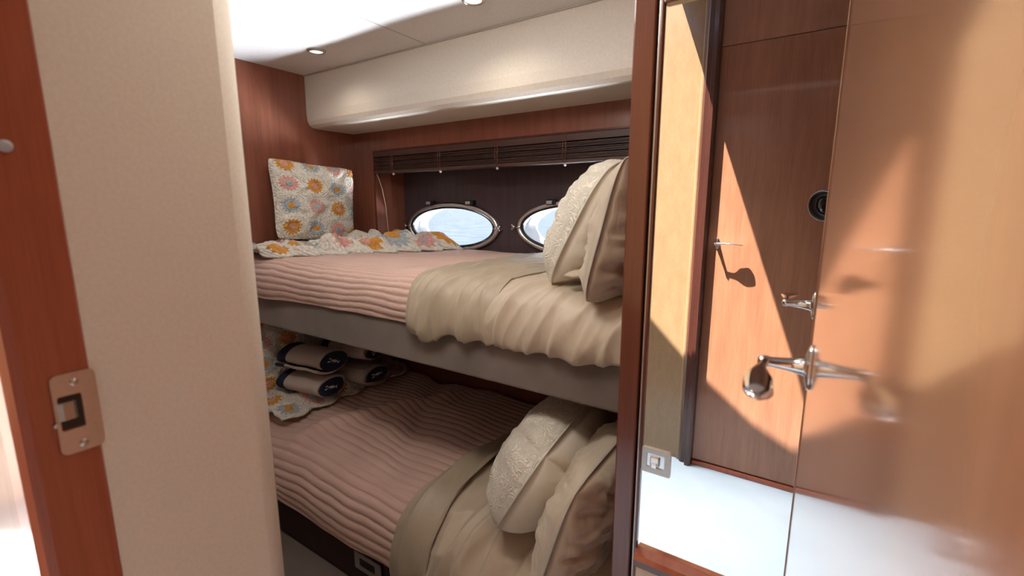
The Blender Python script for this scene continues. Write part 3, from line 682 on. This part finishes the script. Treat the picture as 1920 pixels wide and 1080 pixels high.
def fold_l(x, s, y, z):
    a = 0.0
    for c, k, h in [(-0.93, 0.0, 0.010), (-0.855, 0.05, 0.013), (-0.80, -0.05, 0.006)]:
        cc = c + k * s + 0.012 * sin(s * 8 + c * 30); a += fold(x - cc, 0.03) * h * 1.3
    return a + 0.005 * fbm(x * 12, s * 5, 2) + 0.010 * fbm(x * 4, s * 3, 7)
cover('folded_top_sheet', lpath(0.031, 0.015), lambda s: -0.90 - 0.11 * ss(0.2, 1, s) + 0.02 * sin(s * 3), lambda s: -0.79 - 0.06 * s, fold_l, 'sheet_fold', 70, 0.005, 0.006,
      bottom=lambda x: 0.012, label='beige top sheet hem turned back over the quilt on the lower bunk', cat='sheet')
def wr_l(x, s, y, z):
    a = 0.016 * crease(x * 6 + s * 4, s * 2.2 - x * 3, 4) + 0.012 * fbm(x * 3, s * 3, 13)
    for k, (c, h) in enumerate([(-0.80, 0.012), (-0.74, 0.010), (-0.68, 0.014), (-0.60, 0.012), (-0.52, 0.014), (-0.46, 0.010), (-0.38, 0.012)]):
        cc = c + 0.25 * (0.9 - s) + 0.014 * sin(s * 11 + k * 2); a += fold(x - cc, 0.032) * h * 1.4 * ss(0.2, 0.6, s)
    return a
cover('beige_sheet', lpath(0.013, 0.012), lambda s: -0.84 - 0.02 * s, lambda s: XP - 0.002, wr_l, 'sheet', 150, 0.005, 0.006,
      bottom=lambda x: 0.01, label='rumpled champagne sheet on the head end of the lower bunk', cat='sheet')

# ---------------------------------------------------------------- pillows
def pillow(name, centre, wdir, hdir, W, H, T, m, label, cat, seam=None, seed=0, wr=0.006, pinch=0.06, nu=90, nv=90, parent=None, sag=0.0, sup=2.6, bow=None, rnd=(8, 0.28), m2=None):
    """two-sided cushion: width axis wdir, height axis hdir"""
    c = Vector(centre); u = Vector(wdir).normalized(); v = (Vector(hdir) - u * u.dot(Vector(hdir))).normalized(); n = u.cross(v)
    bm = B(); uvl = bm.loops.layers.uv.new('UVMap'); sides = []
    for sg in (1, -1):
        rows = []
        for j in range(nv + 1):
            b_ = -cos(pi * j / nv) * 0.55 + (2 * j / nv - 1) * 0.45; row = []
            for i in range(nu + 1):
                a_ = -cos(pi * i / nu) * 0.55 + (2 * i / nu - 1) * 0.45
                aa, bb = a_ * (1 - pinch * (1 - b_ * b_)), b_ * (1 - pinch * (1 - a_ * a_))
                # round the corners off
                rr = (abs(a_) ** rnd[0] + abs(b_) ** rnd[0]) ** (1 / rnd[0])
                k = max(abs(a_), abs(b_)) / rr if rr > 0 else 1; k = (1 - rnd[1]) + rnd[1] * k
                aa *= k; bb *= k
                e = max(0.0, (1 - abs(a_) ** sup)) * max(0.0, (1 - abs(b_) ** sup))
                h = T / 2 * e ** 0.5
                wv = wr * fbm(a_ * 4 + seed, b_ * 4, sg * 3.0 + seed) * min(1, e * 3) + wr * 0.6 * fbm(atan2(b_, a_) * 5, seed, 2 + sg) * min(1, (1 - e) * 1.6) * min(1, e * 6)
                p = c + u * (aa * W / 2) + v * (bb * H / 2 - sag * (1 - bb) * 0) + n * (sg * (h + wv))
                if bow: p += n * bow(a_, b_)
                row.append((p, (a_ + 1) / 2, (b_ + 1) / 2))
            rows.append(row)
        sides.append(rows)
    vs_ = []
    for si, rows in enumerate(sides):
        g = []
        for j, row in enumerate(rows):
            r_ = []
            for i, q in enumerate(row):
                edge = i in (0, nu) or j in (0, nv)
                r_.append(vs_[0][j][i] if (si == 1 and edge) else bm.verts.new(q[0]))
            g.append(r_)
        vs_.append(g)
        for j in range(nv):
            for i in range(nu):
                f = bm.faces.new((g[j][i], g[j][i + 1], g[j + 1][i + 1], g[j + 1][i])); f.smooth = True; f.material_index = si if m2 else 0
                for l, q in zip(f.loops, (rows[j][i], rows[j][i + 1], rows[j + 1][i + 1], rows[j + 1][i])): l[uvl].uv = (q[1], q[2])
    edge = [vs_[0][0][i].co.copy() for i in range(nu)] + [vs_[0][j][nu].co.copy() for j in range(nv)] + [vs_[0][nv][nu - i].co.copy() for i in range(nu)] + [vs_[0][nv - j][0].co.copy() for j in range(nv)]
    root = obj(name, bm, [m, m2] if m2 else m, parent, smooth='keep', label=label, cat=cat)
    if seam:
        bm = B(); rings = []; E_ = edge[::3]
        for i, p in enumerate(E_):
            t = (E_[(i + 1) % len(E_)] - E_[i - 1]).normalized(); s = t.cross(n).normalized()
            rings.append([p + s * seam[1] * cos(2 * pi * k / 8) + n * seam[1] * sin(2 * pi * k / 8) for k in range(8)])
        loft(bm, rings + [rings[0]], cap=False); obj('piping', bm, seam[0], root)
    return root
# crochet cushion standing against the wooden end wall
pillow('crochet_cushion', (-1.985, 1.335, 1.318), (0.10, 1, -0.10), (-0.18, 0.03, 1), 0.41, 0.38, 0.13, 'crochet4',
       'square crochet cushion with pink, mustard and grey granny squares on the upper bunk', 'cushion', seed=3, wr=0.012, pinch=0.07, rnd=(6, 0.6), bow=lambda a, b_: 0.0035 * fbm(a * 22, b_ * 22, 1, 2) + 0.02 * a * b_)
# upper pillows
pillow('quilted_pillow', (-0.508, 1.240, 1.246), (-0.09, 1, 0.0), (0.50, 0.0, 1), 0.50, 0.37, 0.20, 'piping',
       'large ivory quilted pillow leaning at the head of the upper bunk', 'pillow', ('piping', 0.0022), seed=11, wr=0.010, rnd=(3.4, 0.95), pinch=0.0, sup=3.0, m2='quilted')
bp_ = pillow('beige_pillow', (-0.370, 1.17, 1.245), (0.0, 1, 0.0), (0.25, 0.0, 1), 0.58, 0.34, 0.14, 'pillowcase',
       'smooth beige pillow behind the quilted one on the upper bunk', 'pillow', None, seed=21, wr=0.014, rnd=(5, 0.8), pinch=0.02)
# lower pillows
pillow('quilted_pillow', (-0.575, 1.085, 0.603), (-0.07, 1, 0.05), (0.55, 0.0, 1), 0.48, 0.34, 0.24, 'piping',
       'ivory quilted pillow lying at the head of the lower bunk', 'pillow', ('piping', 0.0022), seed=31, wr=0.008, rnd=(3.4, 0.95), pinch=0.0, sup=3.0, m2='quilted')
pillow('beige_pillow', (-0.395, 1.03, 0.590), (0.02, 1, 0.03), (0.30, 0.0, 1), 0.58, 0.36, 0.16, 'pillowcase',
       'smooth beige pillow tucked behind the quilted one on the lower bunk', 'pillow', None, seed=41, wr=0.016, rnd=(5, 0.8), pinch=0.02)

# ---------------------------------------------------------------- crochet throws
def throw(name, P00, P10, P01, P11, lump, m, label, nu=110, nv=60, scal=0, samp=0.02, parent=None):
    """four-cornered throw; u runs along the bed's width, v towards the scalloped edge"""
    bm = B(); uvl = bm.loops.layers.uv.new('UVMap'); g = []
    A, Bq, Cq, D = map(Vector, (P00, P10, P01, P11))
    for j in range(nv + 1):
        row = []
        for i in range(nu + 1):
            a, b_ = i / nu, j / nv
            be = b_ * (1 + samp * abs(sin(pi * a * scal)) * 4 - samp) if scal else b_
            p = A * (1 - a) * (1 - be) + Bq * a * (1 - be) + Cq * (1 - a) * be + D * a * be
            p = p + Vector((0, 0, lump(a, b_)))
            row.append((bm.verts.new(p), a, b_))
        g.append(row)
    for j in range(nv):
        for i in range(nu):
            q = (g[j][i], g[j][i + 1], g[j + 1][i + 1], g[j + 1][i]); f = bm.faces.new([k[0] for k in q]); f.smooth = True
            for l, k in zip(f.loops, q): l[uvl].uv = (k[1], k[2])
    o = obj(name, bm, m, None, smooth='keep', label=label, cat=None if parent else 'throw')
    md = o.modifiers.new('thickness', 'SOLIDIFY'); md.thickness = 0.008; md.offset = 0
    if parent is not None:
        o.parent = parent; o.location = o.location - wloc(parent)
    return o
def lump_u(a, b_):
    e = min(1, 6 * (1 - b_)) * min(1, 8 * b_ + .3)
    return 0.002 + (0.016 + 0.085 * abs(fbm(a * 4, b_ * 2.5, 2)) + 0.035 * abs(fbm(a * 9, b_ * 5, 6))) * e
throw('crochet_throw', (-2.07, 0.975, 1.095), (-2.02, 1.80, 1.092), (-1.80, 0.975, 1.100), (-1.50, 1.80, 1.090), lump_u, 'crochet_b',
      'crumpled crochet throw with scalloped edge under the crochet cushion', scal=8, samp=0.05)
def lump_l(a, b_):
    return 0.012 + (0.012 + 0.05 * abs(fbm(a * 4, b_ * 3, 12))) * min(1, 5 * (1 - b_)) + 0.01 * abs(fbm(a * 9, b_ * 6, 3))
throw('crochet_throw', (-2.07, 0.93, 0.445), (-2.05, 1.62, 0.468), (-1.70, 0.93, 0.452), (-1.68, 1.60, 0.468), lump_l, 'crochet_c',
      'crochet throw under the rolled towels on the lower bunk', scal=5)
pillow('crochet_cushion', (-2.005, 1.16, 0.648), (0.05, 1, 0), (-0.15, 0, 1), 0.40, 0.36, 0.12, 'crochet4', 'crochet cushion behind the rolled towels at the foot of the lower bunk', 'cushion', seed=5, wr=0.010, pinch=0.06, bow=lambda a, b_: 0.0035 * fbm(a * 22, b_ * 22, 1, 2))

throw('case_flap', (-0.50, 0.985, 1.128), (-0.44, 1.10, 1.150), (-0.29, 0.975, 1.135), (-0.30, 1.08, 1.165), lambda a, b_: 0.006 + 0.010 * abs(fbm(a * 3, b_ * 3, 4)) + 0.012 * a, 'pillowcase', None, nu=30, nv=40, parent=bp_)
# ---------------------------------------------------------------- rolled towels
def towel(centre, axis, L_, rw, rh, label, seed=0, turns=2.6):
    c = Vector(centre); ax = Vector(axis).normalized(); up = Vector((0, 0, 1)); s = ax.cross(up).normalized(); up = s.cross(ax)
    th = 0.011; n = 150; pts = []
    for i in range(n + 1):
        t = i / n; a = 2 * pi * turns * t + seed; k = 0.18 + 0.82 * t
        pts.append(((rw - th) * k * cos(a) * (1 + 0.04 * sin(3 * a + seed)), (rh - th) * k * sin(a)))
    prof_o, prof_i = [], []
    for i, p in enumerate(pts):
        q0, q1 = Vector(pts[max(i - 1, 0)]), Vector(pts[min(i + 1, n)]); t = (q1 - q0).normalized(); nr = Vector((t.y, -t.x))
        prof_o.append(Vector(p) + nr * th / 2); prof_i.append(Vector(p) - nr * th / 2)
    loop = prof_o + prof_i[::-1]; m_ = len(loop)
    bm = B(); rings = []
    K = 10
    for k in range(K + 1):
        d = (k / K - 0.5) * L_; fl = 1 + 0.03 * sin(k * 1.3 + seed)
        rings.append([c + ax * (d + 0.006 * sin(i * 0.11 + seed) * (1 if k in (0, K) else 0)) + s * q.x * fl + up * q.y * fl for i, q in enumerate(loop)])
    R = [[bm.verts.new(p) for p in r_] for r_ in rings]
    for k in range(K):
        for i in range(m_):
            f = bm.faces.new((R[k][i], R[k][(i + 1) % m_], R[k + 1][(i + 1) % m_], R[k + 1][i])); f.smooth = True
            f.material_index = 1 if (k < 2 or i > n) else 0
    for r_ in (R[0], R[-1]):
        for i in range(n):
            bm.faces.new((r_[i], r_[i + 1], r_[m_ - 2 - i], r_[m_ - 1 - i])).material_index = 0 if r_ is R[-1] and i % 150 < 150 else 1
    root = obj('rolled_towel', bm, ['towel', 'navy'], smooth='keep', label=label, cat='towel', group='rolled towels on the lower bunk')
    # navy inner layer seen on the end of the roll
    bm = B(); e = c + ax * (L_ / 2 + 0.0065)
    lo = [e + s * (rw - 0.030) * cos(a * pi / 16) + up * (rh - 0.022) * sin(a * pi / 16) for a in range(32)]
    loft(bm, [lo, [p + ax * 0.003 for p in lo]]); obj('navy_lining', bm, 'navy', root)
    bm = B(); e = c + ax * (L_ / 2 + 0.0085)
    q0 = 0.5 * sin(seed)
    def stroke(pts, r):
        tube(bm, [e + (s * (a * cos(q0) - b_ * sin(q0)) + up * (a * sin(q0) + b_ * cos(q0)) * 0.62) for a, b_ in pts], [(r[0], 0.0014), (r[1], 0.0018), (r[2], 0.0012)], 8, ax)
    stroke([(-0.024, -0.004), (-0.004, 0.001), (0.014, 0.004)], (0.003, 0.0065, 0.0045))
    stroke([(0.014, 0.004), (0.024, 0.014), (0.034, 0.012)], (0.002, 0.0025, 0.0050))
    stroke([(0.014, 0.004), (0.026, -0.006), (0.036, -0.006)], (0.002, 0.0025, 0.0050))
    for k in (-0.008, 0.0, 0.008): stroke([(k, -0.012), (k + 0.003, 0.0), (k, 0.013)], (0.0012, 0.0014, 0.0012))
    stroke([(-0.024, -0.014), (-0.028, -0.004), (-0.026, 0.008)], (0.002, 0.003, 0.002))
    obj('lobster_motif', bm, 'motif', root)
    return root
A_ = (0.94, 0.10, 0.02)
towel((-1.79, 1.115, 0.545), A_, 0.25, 0.095, 0.057, 'front cream towel roll with navy lining, lower one of the stack', 0.4)
towel((-1.78, 1.125, 0.660), A_, 0.26, 0.100, 0.060, 'front cream towel roll with navy lining, resting on top of another roll', 2.0)
towel((-1.76, 1.325, 0.545), A_, 0.27, 0.095, 0.054, 'rear towel roll with navy lining, lower one beside the crochet throw', 3.4)
towel((-1.76, 1.330, 0.655), A_, 0.27, 0.095, 0.056, 'rear towel roll with navy lining, partly hidden beneath the upper bunk', 5.0)
